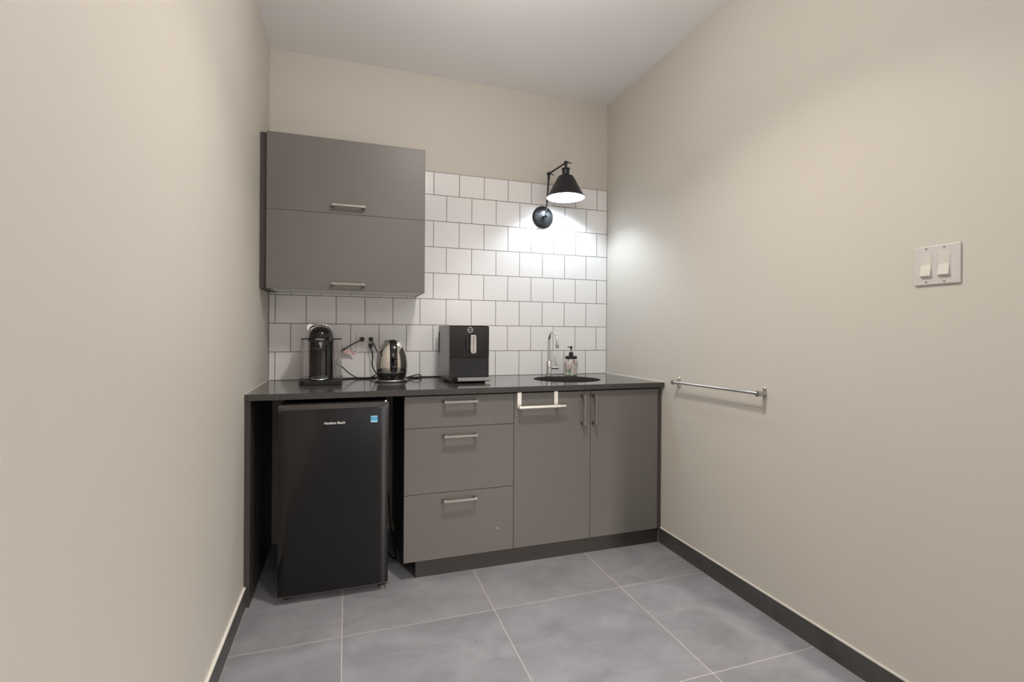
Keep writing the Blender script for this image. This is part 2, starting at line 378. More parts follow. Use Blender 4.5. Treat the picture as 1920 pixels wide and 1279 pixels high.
for z0, z1, hz in ((0.697, DTOP, 0.8165), (0.3926, 0.697, 0.6565), (DB, 0.3926, 0.3575)):
    d = obj('drawer', B().box(X1+g, X2-g, FY, FY+DT, z0+(g if z0 > DB else 0), z1-g, 0.0012), cab_m, t)
    bar_handle(d, -1.199, -1.038, hz, hz, FY)
    if z0 == DB:
        obj('paint_chip', B().prism([(-0.936,0.1955),(-0.931,0.1945),(-0.9285,0.1972),(-0.9335,0.1985)], 'y', FY-0.0003, FY), white_ink, d, label='small pale scratch on the bottom drawer')
t = thing('sink_cabinet', 'dark grey two-door base cabinet under the round sink', 'cabinet', ((X2+X4)/2, -0.31, 0.0))
obj('carcass', carcass(X2+0.001, X4, True), cabedge_m, t)
for x0, x1, hx in ((X2, X3, -0.4808), (X3, X4, -0.4175)):
    d = obj('door', B().box(x0+g, x1-g, FY, FY+DT, DB, DTOP-g, 0.0012), cab_m, t)
    bar_handle(d, hx, hx, 0.673, 0.8265, FY)
obj('filler_strip', B().box(X4+0.001, -0.005, FY+0.004, FY+0.022, DB, CZ-CT-0.0008), cabedge_m, t, label='dark scribe strip against the right wall')
o = obj('toe_kick', B().box(-1.318, -0.0045, -0.592, -0.576, 0.0, DB-0.0005, 0.0), toe_m, loc=(-0.66, -0.58, 0)); tag(o, 'dark brown toe kick board under the drawers and sink cabinet', 'toe kick')
o = obj('side_panel', B().box(-W+0.0005, -W+0.022, -0.631, -0.0085, 0.0, CZ-CT-0.0005, 0.001), mat('dark_panel', (0.045, 0.040, 0.037), 0.45), loc=(-2.01, -0.3, 0)); tag(o, 'dark support panel standing against the left wall beside the fridge', 'panel')

# ------------------------------------------------------------------ wall cabinet
UY = -0.309; UX0, UX1 = -1.992, -1.2419; UZ0, UZ1, UZS = 1.3449, 2.0923, 1.7238
t = thing('wall_cabinet', 'dark grey wall cabinet with two flip-up doors above the capsule coffee maker', 'cabinet', ((UX0+UX1)/2, -0.15, UZ0))
b = B(); y0, y1, t_ = UY+0.020, -0.0085, 0.016
b.box(UX0, UX0+t_, y0, y1, UZ0, UZ1-0.003); b.box(UX1-t_-0.001, UX1-0.001, y0, y1, UZ0, UZ1-0.003)
b.box(UX0+t_, UX1-t_-0.001, y0, y1, UZ1-t_-0.003, UZ1-0.003); b.box(UX0+t_, UX1-t_-0.001, y1-0.006, y1, UZ0+t_, UZ1-t_)
obj('carcass', b, cab_m, t)
obj('bottom_panel', B().box(UX0+t_, UX1-t_-0.001, y0, y1, UZ0+0.001, UZ0+t_), white_lam, t, label='white underside of the wall cabinet')
for z0, z1, hz in ((UZS, UZ1, 1.7605), (UZ0, UZS, 1.3735)):
    d = obj('door', B().box(UX0+0.0005, UX1, UY, UY+0.019, z0+g/2, z1-g/2, 0.0012), cab_m, t)
    bar_handle(d, -1.7005, -1.5415, hz, hz, UY)
obj('filler_strip', B().box(-W+0.0005, UX0-0.001, UY+0.018, UY+0.036, UZ0, UZ1-0.003).box(-W+0.0005, UX0-0.001, UY+0.036, -0.0085, UZ0+0.0, UZ0+0.012), cabedge_m, t, label='dark filler strip against the left wall')

# ------------------------------------------------------------------ fridge
FX0, FX1, FF = -1.893, -1.4475, -0.66
t = thing('mini_fridge', 'black compact fridge standing under the left end of the worktop', 'fridge', ((FX0+FX1)/2, -0.38, 0))
obj('body', B().box(FX0+0.004, FX1-0.004, -0.615, -0.09, 0.022, 0.832, 0.004), fridgeside_m, t)
obj('gasket', B().box(FX0+0.010, FX1-0.010, -0.6235, -0.615, 0.045, 0.818), slot_m, t)
# slightly bowed door front
bm = bmesh.new(); nx = 24; fz0, fz1 = 0.036, 0.806; rows = []
for z in (fz0, fz1):
    fr = []; 
    for i in range(nx+1):
        u = i/nx; x = FX0 + (FX1-FX0)*u
        e = min(u, 1-u)*(FX1-FX0); rnd = 0.005*(1-min(1, e/0.019))**2
        fr.append(bm.verts.new((x, FF - 0.003*math.sin(PI*u) + rnd, z)))
    bk = [bm.verts.new((FX1, -0.624, z)), bm.verts.new((FX0, -0.624, z))]
    rows.append(fr+bk)
n = len(rows[0])
for i in range(n): bm.faces.new((rows[0][i], rows[0][(i+1)%n], rows[1][(i+1)%n], rows[1][i]))
bm.faces.new(rows[0]); bm.faces.new(rows[1]); bmesh.ops.recalc_face_normals(bm, faces=bm.faces)
dr = obj('door', bm, fridge_m, t, smooth=True)
# top trim with the recessed pull: a wedge whose front face slopes back
bm = bmesh.new()
xs = [FX0, FX0+0.050, FX1-0.050, FX1]
fl = [bm.verts.new((x, FF-(0.002 if 0 < i < 3 else -0.004), 0.806)) for i, x in enumerate(xs)]
fm = [bm.verts.new((x, FF-(0.006 if 0 < i < 3 else -0.004), 0.812 if 0 < i < 3 else 0.824)) for i, x in enumerate(xs)]
ft = [bm.verts.new((x, FF+0.016 if 0 < i < 3 else FF+0.010, 0.829)) for i, x in enumerate(xs)]
bt = [bm.verts.new((x, -0.624, 0.829)) for x in xs]; bl = [bm.verts.new((x, -0.624, 0.806)) for x in xs]
for A_, B_ in ((fl, fm), (fm, ft), (ft, bt), (bt, bl), (bl, fl)):
    for i in range(3): bm.faces.new((A_[i], A_[i+1], B_[i+1], B_[i]))
for i in (0, 3): bm.faces.new((fl[i], fm[i], ft[i], bt[i], bl[i]))
bmesh.ops.recalc_face_normals(bm, faces=bm.faces)
obj('door_pull', bm, fridgecap_m, dr, label='dark grey sloping pull along the top of the fridge door')
obj('bottom_trim', B().box(FX0+0.002, FX1-0.001, FF+0.001, -0.6245, 0.030, 0.036, 0.001), fridgecap_m, dr)
obj('hinge', B().cyl((FX1-0.012, -0.638, 0.829), (FX1-0.012, -0.638, 0.836), 0.007), chrome_m, t, smooth=True, label='small chrome hinge cap')
lettering('logo_lettering', 'Hamilton Beach', white_ink, dr, (-1.672, FF-0.0036, 0.7497), (1,0,0), (0,0,1), 0.0105, 0.084, bold=True)
st = obj('energy_sticker', B().box(-1.5245, -1.4955, FF-0.0042, FF-0.0008, 0.7445, 0.7725), blue_ink, dr, label='square blue energy sticker')
b = B()
arc = [(-1.518+0.016*i/8, 0.7615+0.006*math.sin(PI*i/8)) for i in range(9)]
b.tube([(x, FF-0.0044, z) for x, z in arc], 0.0006, 6, False)
b.box(-1.5235, -1.4965, FF-0.0048, FF-0.0042, 0.7447, 0.7515); b.box(-1.5235, -1.4965, FF-0.0048, FF-0.0042, 0.7685, 0.7723)
obj('sticker_print', b, paleblue_ink, st)
for x, y in ((FX0+0.03, -0.60), (FX1-0.022, -0.625), (FX0+0.03, -0.13), (FX1-0.03, -0.13)):
    b = B().lathe([(0.013, 0.0), (0.014, 0.003), (0.013, 0.010), (0.006, 0.011), (0.006, 0.0225)], x, y, 20)
    obj('foot', b, blackplast if x < -1.7 or y > -0.3 else satin_m, t, smooth=True)
obj('hinge_bracket', B().box(FX1-0.045, FX1-0.004, -0.655, -0.600, 0.0235, 0.030, 0.001), blackplast, t)
o = obj('fridge_cord', B().tube([(-1.415,-0.085,0.42),(-1.410,-0.20,0.25),(-1.406,-0.30,0.12),(-1.396,-0.33,0.055),(-1.385,-0.36,0.012),(-1.395,-0.37,0.0045),(-1.415,-0.30,0.0045),(-1.43,-0.17,0.0045),(-1.44,-0.05,0.0045)], 0.0040, 10), blackgloss, loc=(-1.41,-0.2,0), smooth=True); tag(o, 'glossy black fridge power cord drooping to the floor beside the drawers', 'cord')

# ------------------------------------------------------------------ capsule coffee maker
ex, ey = -1.750, -0.19
t = thing('capsule_coffee_maker', 'glossy black capsule coffee maker with domed head and clear side tanks', 'coffee maker', (ex, ey, CZ))
def cz(d): return CZ+d
base = B().prism([(-1.852,-0.235),(-1.835,-0.318),(-1.822,-0.330),(-1.662,-0.332),(-1.648,-0.322),(-1.648,-0.060),(-1.850,-0.060)], 'z', cz(0.0005), cz(0.0215), 0.0025)
obj('base', base, blackplast, t)
# body column: cylinder, with a channel down the front
b = B()
pts = []
for i in range(41):
    a = -PI/2 + (-1+2*i/40)*PI*0.98
    pts.append((ex+0.001+0.0535*math.cos(a), -0.190+0.058*math.sin(a)))
b.prism([(x, y) for x, y in pts], 'z', cz(0.020), cz(0.210))
obj('column', b, greyplast, t, smooth=True)
obj('channel', B().box(ex-0.014, ex+0.002, -0.2525, -0.245, cz(0.0225), cz(0.175), 0.001), blackplast, t, label='black recess down the front of the column')
obj('rib', B().box(ex-0.034, ex-0.027, -0.2465, -0.235, cz(0.0225), cz(0.168), 0.0015).box(ex+0.024, ex+0.030, -0.2465, -0.237, cz(0.0225), cz(0.190), 0.0015), blackgloss, t)
# domed head, deeper than wide
hp = [(0.0,0.208),(0.052,0.208),(0.0585,0.211),(0.0600,0.222),(0.0598,0.238),(0.0570,0.254),(0.0505,0.268),(0.040,0.279),(0.026,0.286),(0.012,0.2892),(0,0.290)]
head = obj('head', B().lathe([(r, cz(z)) for r, z in hp], ex, -0.2, 56, cap=False, sy=1.55), blackgloss, t, smooth=True)
lettering('brand_lettering', 'NESPRESSO', silver_ink, head, (ex-0.0015, -0.2935, cz(0.2235)), (1,0,0.0), (0,0,1), 0.0062, 0.040, bold=True)
# front lip carrying the lettering
b = B()
obj('head_band', B().lathe([(0.0603, cz(0.2095)), (0.0612, cz(0.212)), (0.0612, cz(0.2145)), (0.0603, cz(0.216))], ex, -0.2, 56, cap=False, sy=1.55), greyplast, head, smooth=True)
# chrome lever: arc over the crown plus ear at left
b = B().tube([(ex-0.060,-0.17,cz(0.262)),(ex-0.052,-0.175,cz(0.284)),(ex-0.030,-0.178,cz(0.295)),(ex,-0.18,cz(0.2985)),(ex+0.030,-0.178,cz(0.291)),(ex+0.049,-0.175,cz(0.276))], 0.0045, 12)
b.lathe([(0.0,-0.002),(0.019,-0.002),(0.021,0.0),(0.019,0.003),(0.0,0.003)], ex-0.052, -0.165, 28, cz(0.281), Matrix.Rotation(math.radians(82), 4, 'X'), cap=False)
obj('lever', b, chrome_m, t, smooth=True, label='chrome opening lever')
obj('spout', B().cyl((ex+0.001,-0.272,cz(0.178)), (ex+0.001,-0.270,cz(0.2085)), 0.0048, 0.0062).prism([(ex-0.007,-0.282),(ex+0.009,-0.282),(ex+0.007,-0.262),(ex-0.005,-0.262)], 'z', cz(0.196), cz(0.2085)), satin_m, t, smooth=True)
obj('cup_guide', B().prism([(-1.781,cz(0.181)),(-1.719,cz(0.181)),(-1.722,cz(0.176)),(-1.741,cz(0.166)),(-1.759,cz(0.166)),(-1.778,cz(0.176))], 'y', -0.284, -0.235, 0.002), blackplast, t)
obj('button', B().cyl((ex+0.046,-0.262,cz(0.226)), (ex+0.047,-0.266,cz(0.2262)), 0.0075), greyplast, t, smooth=True)
TX = Matrix.Rotation(math.radians(11), 4, 'X')
obj('tray_holder', B().lathe([(0,cz(0.0216)),(0.037,cz(0.0216)),(0.041,cz(0.024)),(0.040,cz(0.0245)),(0,cz(0.0245))], ex-0.003, -0.286, 40, cap=False, sy=0.9), blackplast, t, smooth=True)
tray = obj('drip_tray', B().lathe([(0.0,-0.001),(0.0400,-0.001),(0.0415,0.0005),(0.0400,0.002),(0.0,0.002)], ex-0.003, -0.286, 40, cz(0.0330), TX, cap=False, sy=0.9), mat('drip_tray_metal', (0.85,0.85,0.84), 0.3, 1.0), t, smooth=True, label='polished metal drip grid')
b = B()
for i in range(-3, 4):
    yy = 0.0088*i; hw_ = math.sqrt(0.036**2-yy**2)*0.95
    v = [TX @ Vector(p) for p in ((-hw_, yy-0.0011, 0.0022), (hw_, yy-0.0011, 0.0022), (hw_, yy+0.0011, 0.0022), (-hw_, yy+0.0011, 0.0022))]
    b.bm.faces.new([b.bm.verts.new(Vector((ex-0.003, -0.286, cz(0.0330)))+p) for p in v])
obj('grid_slot', b, slot_m, tray)
def tank(x0, x1, y0, y1, z0, z1):
    bm = bmesh.new(); B_ = B(); B_.bm.free(); B_.bm = bm
    B_.box(x0, x1, y0, y1, z0, z1, 0.006, 3); return B_
for x0, x1, nm in ((-1.8425, -1.8045, 'waste_container'), (-1.6955, -1.6525, 'water_tank')):
    tk = obj(nm, tank(x0, x1, -0.235, -0.075, cz(0.022), cz(0.222)), tank_m, t, smooth=False, label='clear plastic container on the side of the coffee maker')
    obj('lid', B().box(x0-0.001, x1+0.001, -0.237, -0.073, cz(0.2222), cz(0.2275), 0.0015), greyplast, tk)
    if nm == 'water_tank':
        obj('water', B().box(x0+0.003, x1-0.003, -0.232, -0.078, cz(0.0245), cz(0.105), 0.003), water_m, tk)
        obj('tank_rib', B().cyl((x0+0.014,-0.155,cz(0.0245)),(x0+0.014,-0.155,cz(0.2)),0.0035).box(x1-0.012,x1-0.010,-0.2,-0.1,cz(0.0245),cz(0.205)), whiteplast, tk)

# ------------------------------------------------------------------ kettle
kx, ky = -1.400, -0.212
t = thing('electric_kettle', 'egg-shaped polished steel electric kettle with black handle facing the room', 'kettle', (kx, ky, CZ))
obj('power_base', B().lathe([(0,CZ+0.0003),(0.078,CZ+0.0003),(0.0835,CZ+0.003),(0.0845,CZ+0.008),(0.081,CZ+0.0125),(0.070,CZ+0.0148),(0,CZ+0.0148)], kx, ky, 64, cap=False), satin_m, t, smooth=True)
obj('collar', B().lathe([(0,0.8932),(0.0665,0.8932),(0.0700,0.8965),(0.0765,0.915),(0.0782,0.9270),(0,0.9270)], kx, ky, 64, cap=False), blackplast, t, smooth=True)
kp = [(0.0782,0.9270),(0.0805,0.9345),(0.0822,0.950),(0.0825,0.967),(0.0812,0.990),(0.0775,1.012),(0.0725,1.032),(0.0665,1.050),(0.0590,1.066),(0.0500,1.080),(0.0415,1.090)]
obj('body', B().lathe(kp, kx, ky, 72, cap=False), kettle_m, t, smooth=True)
lid = obj('lid', B().lathe([(0.0413,1.0902),(0.040,1.0925),(0.030,1.0985),(0.015,1.1025),(0,1.1035)], kx, ky, 48, cap=False), kettle_m, t, smooth=True)
obj('lid_rim', B().lathe([(0.0415,1.0895),(0.0425,1.0905),(0.0418,1.0925),(0.0405,1.0915)], kx, ky, 48, cap=False), blackplast, lid, smooth=True)
obj('knob', B().ball((kx-0.004, ky-0.020, 1.1000), 0.0050), chrome_m, lid, smooth=True)
hb = B(); path = [(-0.036,1.094),(-0.062,1.092),(-0.083,1.074),(-0.097,1.045),(-0.105,1.010),(-0.108,0.975),(-0.107,0.950),(-0.103,0.934)]
# flat strap handle
ringsL = []
for i, (dy, z) in enumerate(path):
    hw = 0.0190 if 0 < i < len(path)-1 else 0.014
    a = path[max(i-1,0)]; c_ = path[min(i+1,len(path)-1)]; d = Vector((0, c_[0]-a[0], c_[1]-a[1])).normalized(); nn = Vector((0, -d.z, d.y))
    ring = []
    for k in range(16):
        an = 2*PI*k/16; cc, ss = math.cos(an), math.sin(an)
        sx_ = math.copysign(abs(cc)**0.6, cc)*hw; sn = math.copysign(abs(ss)**0.6, ss)*0.0065
        ring.append(hb.bm.verts.new(Vector((kx+0.002+sx_, ky+dy, z)) + nn*sn))
    ringsL.append(ring)
for a, b_ in zip(ringsL, ringsL[1:]):
    for k in range(16): hb.bm.faces.new((a[k], a[(k+1)%16], b_[(k+1)%16], b_[k]))
hb.bm.faces.new(ringsL[0]); hb.bm.faces.new(ringsL[-1]); bmesh.ops.recalc_face_normals(hb.bm, faces=hb.bm.faces)
hm = obj('handle', hb, blackgloss, t, smooth=True, label='glossy black strap handle')
obj('spout', B().prism([(kx-0.022,1.060),(kx+0.022,1.060),(kx+0.014,1.088),(kx-0.014,1.088)], 'y', ky+0.045, ky+0.075, 0.003), kettle_m, t)
obj('switch', B().box(kx-0.010, kx+0.013, ky-0.085, ky-0.068, 0.899, 0.909, 0.002), blackgloss, t)
for dx in (-0.017, 0.020): obj('switch_pin', B().cyl((kx+dx, ky-0.069, 0.9045), (kx+dx, ky-0.0765, 0.9045), 0.0028), chrome_m, t, smooth=True)

# ------------------------------------------------------------------ automatic coffee machine
mx0, mx1, my0, my1, mz0, mz1 = -1.1265, -0.9155, -0.400, -0.075, CZ+0.014, 1.1755
t = thing('automatic_coffee_machine', 'boxy black automatic coffee machine with silver spout on the middle of the worktop', 'coffee machine', ((mx0+mx1)/2, -0.24, CZ))
obj('housing', B().box(mx0, mx1, my0+0.012, my1, mz0, mz1, 0.004), mat('graphite_panel', (0.22,0.22,0.22), 0.33, 0.8), t)
obj('foot', B().box(mx0+0.03, mx1-0.012, my0+0.03, my1-0.02, CZ+0.0003, mz0-0.0001, 0.001), blackplast, t)
fp = obj('front_panel', B().box(mx0+0.001, mx1-0.0005, my0-0.001, my0+0.0118, 1.0105, mz1-0.0035, 0.002), blackgloss, t)
obj('lower_panel', B().box(mx0+0.001, mx1-0.0005, my0+0.003, my0+0.0118, mz0+0.004, 1.0095, 0.001), mat('smoked_panel', (0.014,0.015,0.016), 0.12), t, label='dark smoked lower front')
obj('top_plate', B().box(mx0+0.002, mx1-0.002, my0+0.002, my1-0.002, mz1+0.0001, mz1+0.003, 0.001), satin_m, t)
# logo ring and letters
ring = B(); ring.lathe([(0.0115,-0.0006),(0.0145,-0.0006),(0.0145,0.0006),(0.0115,0.0006),(0.0115,-0.0006)], -1.0185, my0-0.0016, 40, 1.1535, Matrix.Rotation(PI/2, 4, 'X'), cap=False)
lr = obj('logo_ring', ring, silver_ink, fp, smooth=True)
lettering('logo_lettering', 'jura', silver_ink, lr, (-1.0185, my0-0.0018, 1.1535), (1,0,0), (0,0,1), 0.0075, 0.017, bold=True)
sp = obj('spout', B().prism([(-1.0225,1.1275),(-0.995,1.1275),(-0.9925,1.122),(-0.9915,1.045),(-0.997,1.0305),(-1.0185,1.0305),(-1.0245,1.045),(-1.0240,1.122)], 'y', my0-0.034, my0-0.0012, 0.003), satin_m, t, label='tall silver coffee spout')
obj('spout_groove', B().box(-1.0095, -1.0065, my0-0.0348, my0-0.0338, 1.036, 1.124), greyplast, sp)
obj('spout_bracket', B().box(-1.042, -1.0245, my0-0.010, my0-0.0012, 1.046, 1.118, 0.002), blackplast, t)
tr_ = obj('drip_tray', B().prism([(mx0+0.018,my0+0.002),(mx0+0.032,my0-0.034),(mx1-0.010,my0-0.036),(mx1,my0-0.030),(mx1,my0+0.002)], 'z', mz0-0.004, mz0+0.012, 0.002), blackplast, t)
obj('tray_bar', B().box(mx0+0.036, mx1+0.001, my0-0.0395, my0-0.034, mz0-0.001, mz0+0.0165, 0.0015), satin_m, tr_, label='silver bar on the drip tray front')
obj('tray_grid', B().box(mx0+0.036, mx1-0.006, my0-0.033, my0+0.0025, mz0+0.0122, mz0+0.0145, 0.0005), satin_m, tr_)
obj('side_handle', B().box(mx0-0.0035, mx0-0.0003, my1-0.03, my1-0.018, 1.025, 1.145, 0.001), blackplast, t)

# ------------------------------------------------------------------ outlet, plugs and cords
t = thing('wall_outlet', 'white four-socket outlet plate on the tiles behind the kettle', 'outlet', (-1.519, -0.008, 1.082))
obj('cover_plate', B().box(-1.579, -1.459, -0.0135, -0.0082, 1.026, 1.139, 0.003), whiteplast, t)
for cx_ in (-1.5455, -1.4985):
    for z in (1.0995, 1.0645):
        rc = obj('socket', B().lathe([(0,0),(0.0165,0),(0.0165,0.0015),(0,0.0015)], cx_, -0.0135, 28, z, Matrix.Rotation(PI/2, 4, 'X'), cap=False), whiteplast, t, smooth=True)
        obj('slot', B().box(cx_-0.0072, cx_-0.0055, -0.0154, -0.0148, z-0.001, z+0.007).box(cx_+0.0055, cx_+0.0072, -0.0154, -0.0148, z-0.001, z+0.006).box(cx_-0.002, cx_+0.002, -0.0154, -0.0148, z-0.010, z-0.006), slot_m, rc)
def cord(name, label, plug, pts, r=0.0032):
    t = thing(name, label, 'cord', plug)
    obj('plug', B().prism([(plug[0]-0.011,plug[2]+0.011),(plug[0]+0.011,plug[2]+0.011),(plug[0]+0.012,plug[2]-0.003),(plug[0]+0.006,plug[2]-0.013),(plug[0]-0.006,plug[2]-0.013),(plug[0]-0.012,plug[2]-0.003)], 'y', -0.042, -0.0158, 0.003), blackplast, t, smooth=False)
    obj('cable', B().tube(pts, r, 10), blackplast, t, smooth=True); return t
cord('power_cord', 'black cord slanting left from the upper left socket to the capsule coffee maker', (-1.5455,-0.03,1.0990),
     [(-1.549,-0.040,1.096),(-1.575,-0.045,1.083),(-1.627,-0.045,1.053),(-1.655,-0.045,1.035),(-1.672,-0.042,1.00),(-1.678,-0.04,0.965),(-1.648,-0.04,0.945),(-1.620,-0.04,0.917),(-1.577,-0.04,0.889),(-1.53,-0.055,0.8825),(-1.495,-0.065,0.889),(-1.475,-0.072,0.902)])
cord('power_cord', 'black cord running from the upper right socket down behind the kettle', (-1.4985,-0.03,1.0990),
     [(-1.494,-0.040,1.090),(-1.482,-0.042,1.068),(-1.467,-0.045,1.033),(-1.452,-0.05,0.995),(-1.44,-0.06,0.95),(-1.42,-0.08,0.90),(-1.37,-0.085,0.8835),(-1.33,-0.095,0.8835),(-1.292,-0.10,0.891),(-1.255,-0.09,0.899),(-1.232,-0.075,0.897),(-1.222,-0.06,0.888),(-1.235,-0.07,0.8825),(-1.29,-0.115,0.882),(-1.318,-0.14,0.884)])
cord('power_cord', 'grey-black cord hanging from the lower right socket beside the kettle', (-1.5000,-0.03,1.0640),
     [(-1.501,-0.042,1.053),(-1.494,-0.042,1.030),(-1.4895,-0.042,1.00),(-1.4915,-0.042,0.965),(-1.485,-0.042,0.935),(-1.467,-0.045,0.906),(-1.44,-0.05,0.8845),(-1.40,-0.055,0.8822),(-1.33,-0.045,0.8822),(-1.25,-0.03,0.8822),(-1.18,-0.025,0.8822),(-1.12,-0.03,0.8822),(-1.08,-0.05,0.886),(-1.06,-0.0745,0.90)], 0.0034)
o = obj('loose_cord', B().tube([(-1.66,-0.045,0.8822),(-1.60,-0.018,0.8822),(-1.54,-0.014,0.8822),(-1.46,-0.016,0.8822)], 0.0036, 10), blackplast, loc=(-1.55,-0.02,CZ), smooth=True); tag(o, 'black cord lying on the worktop along the foot of the tiles left of the kettle', 'cord')
# warning tag on the cord
t = thing('cord_tag', 'crumpled pink and white paper tag on the cord beside the capsule coffee maker', 'tag', (-1.625,-0.03,1.035))
b = B(); 
tg = [(-1.6475,1.047),(-1.625,1.049),(-1.603,1.040),(-1.583,1.020),(-1.589,1.013),(-1.612,1.017),(-1.638,1.019),(-1.650,1.030)]
obj('paper', B().prism(tg, 'y', -0.034, -0.033), tag_m, t)
b = B().tube([(-1.648,-0.0348,1.040),(-1.642,-0.0348,1.029),(-1.628,-0.0348,1.026),(-1.618,-0.0348,1.034)], 0.0016, 6)
b.tube([(-1.606,-0.0348,1.041),(-1.602,-0.0348,1.030),(-1.590,-0.0348,1.022),(-1.585,-0.0348,1.015)], 0.0018, 6)
obj('print', b, red_ink, t, label='red markings on the tag')
obj('eyelet', B().ball((-1.640,-0.036,1.041), 0.0035), slot_m, t, smooth=True)

# ------------------------------------------------------------------ faucet
fx, fy = -0.447, -0.095
t = thing('faucet', 'chrome gooseneck faucet standing behind the round sink', 'faucet', (fx, fy, CZ))
obj('base', B().lathe([(0,CZ+0.0003),(0.0245,CZ+0.0003),(0.0245,CZ+0.004),(0.0195,CZ+0.006),(0.0185,CZ+0.088),(0.0165,CZ+0.092),(0.011,CZ+0.094),(0,CZ+0.094)], fx, fy, 40, cap=False), chrome_m, t, smooth=True)
arc = [(fx, fy, CZ+0.09), (fx, fy, CZ+0.15), (fx, fy, CZ+0.205)]
R_ = 0.062
for i in range(1, 13):
    a = PI*i/12*0.97; arc.append((fx+0.0, fy-R_+R_*math.cos(a), CZ+0.210+R_*math.sin(a)))
arc.append((fx, fy-2*R_-0.002, CZ+0.190))
sp = obj('spout', B().tube(arc, 0.0085, 16, True, 5), chrome_m, t, smooth=True)
obj('nozzle', B().cyl((fx, fy-2*R_-0.0015, CZ+0.193), (fx, fy-2*R_-0.003, CZ+0.172), 0.0105), satin_m, sp, smooth=True)
hd = obj('handle', B().cyl((fx+0.017, fy-0.002, CZ+0.050), (fx+0.061, fy-0.008, CZ+0.050), 0.0115), chrome_m, t, smooth=True)
obj('lever', B().cyl((fx+0.050, fy-0.007, CZ+0.055), (fx+0.036, fy-0.012, CZ+0.112), 0.0022, 0.0018), chrome_m, hd, smooth=True)

# ------------------------------------------------------------------ soap dispenser (glass jar with a pump)
sx, sy = -0.304, -0.110
jar_m = bpy.data.materials.new('patterned_jar'); jar_m.use_nodes = True; nt = jar_m.node_tree; b = nt.nodes['Principled BSDF']
tc = N(jar_m, 'ShaderNodeTexCoord'); vo = N(jar_m, 'ShaderNodeTexVoronoi'); vo.inputs['Scale'].default_value = 75
mp = N(jar_m, 'ShaderNodeMapping'); mp.inputs['Rotation'].default_value = (0.4, 0.7, 0.3); mp.inputs['Scale'].default_value = (1.5, 1, 0.7)
nz = N(jar_m, 'ShaderNodeTexNoise'); nz.inputs['Scale'].default_value = 380*POW['lamp']
mixv = N(jar_m, 'ShaderNodeMix', data_type='VECTOR'); mixv.inputs[0].default_value = 0.045
cr = N(jar_m, 'ShaderNodeValToRGB'); cr.color_ramp.interpolation = 'CONSTANT'
cols = [(0.0,(0.60,0.62,0.58)),(0.20,(0.10,0.22,0.16)),(0.34,(0.66,0.60,0.56)),(0.48,(0.52,0.30,0.26)),(0.58,(0.20,0.32,0.24)),(0.70,(0.70,0.68,0.66)),(0.86,(0.24,0.12,0.12))]
cr.color_ramp.elements[0].position = 0; cr.color_ramp.elements[0].color = (*cols[0][1], 1)
cr.color_ramp.elements[1].position = cols[-1][0]; cr.color_ramp.elements[1].color = (*cols[-1][1], 1)
for p_, c_ in cols[1:-1]:
    e = cr.color_ramp.elements.new(p_); e.color = (*c_, 1)
sepc = N(jar_m, 'ShaderNodeSeparateColor')
nt.links.new(tc.outputs['Object'], mp.inputs[0]); nt.links.new(mp.outputs[0], mixv.inputs[4]); nt.links.new(tc.outputs['Object'], nz.inputs['Vector']); nt.links.new(nz.outputs[1], mixv.inputs[5])
nt.links.new(mixv.outputs[1], vo.inputs['Vector']); nt.links.new(vo.outputs['Color'], sepc.inputs[0]); nt.links.new(sepc.outputs[0], cr.inputs[0]); nt.links.new(cr.outputs[0], b.inputs['Base Color'])
b.inputs['Roughness'].default_value = 0.12; b.inputs['Coat Weight'].default_value = 0.6
t = thing('soap_dispenser', 'patterned glass jar soap dispenser with black pump beside the faucet', 'soap dispenser', (sx, sy, CZ))
obj('jar', B().lathe([(0,CZ+0.0003),(0.036,CZ+0.0003),(0.040,CZ+0.005),(0.0405,CZ+0.085),(0.037,CZ+0.096),(0.034,CZ+0.104),(0,CZ+0.104)], sx, sy, 40, cap=False), jar_m, t, smooth=True)
obj('lid', B().lathe([(0,CZ+0.1042),(0.0365,CZ+0.1042),(0.037,CZ+0.119),(0.035,CZ+0.1205),(0,CZ+0.1205)], sx, sy, 40, cap=False), blackplast, t, smooth=True)
pm = obj('pump', B().lathe([(0,CZ+0.1207),(0.0135,CZ+0.1207),(0.0145,CZ+0.133),(0.011,CZ+0.144),(0.005,CZ+0.1475),(0,CZ+0.1475)], sx, sy, 28, cap=False), blackplast, t, smooth=True)
obj('pump_stem', B().cyl((sx,sy,CZ+0.147),(sx,sy,CZ+0.158), 0.0034), satin_m, pm, smooth=True)
obj('pump_head', B().lathe([(0,CZ+0.1578),(0.004,CZ+0.158),(0.0055,CZ+0.170),(0.011,CZ+0.180),(0,CZ+0.182)], sx, sy, 24, cap=False).cyl((sx,sy,CZ+0.178),(sx-0.026,sy-0.004,CZ+0.1755), 0.0036, 0.0028, 12), blackplast, pm, smooth=True)

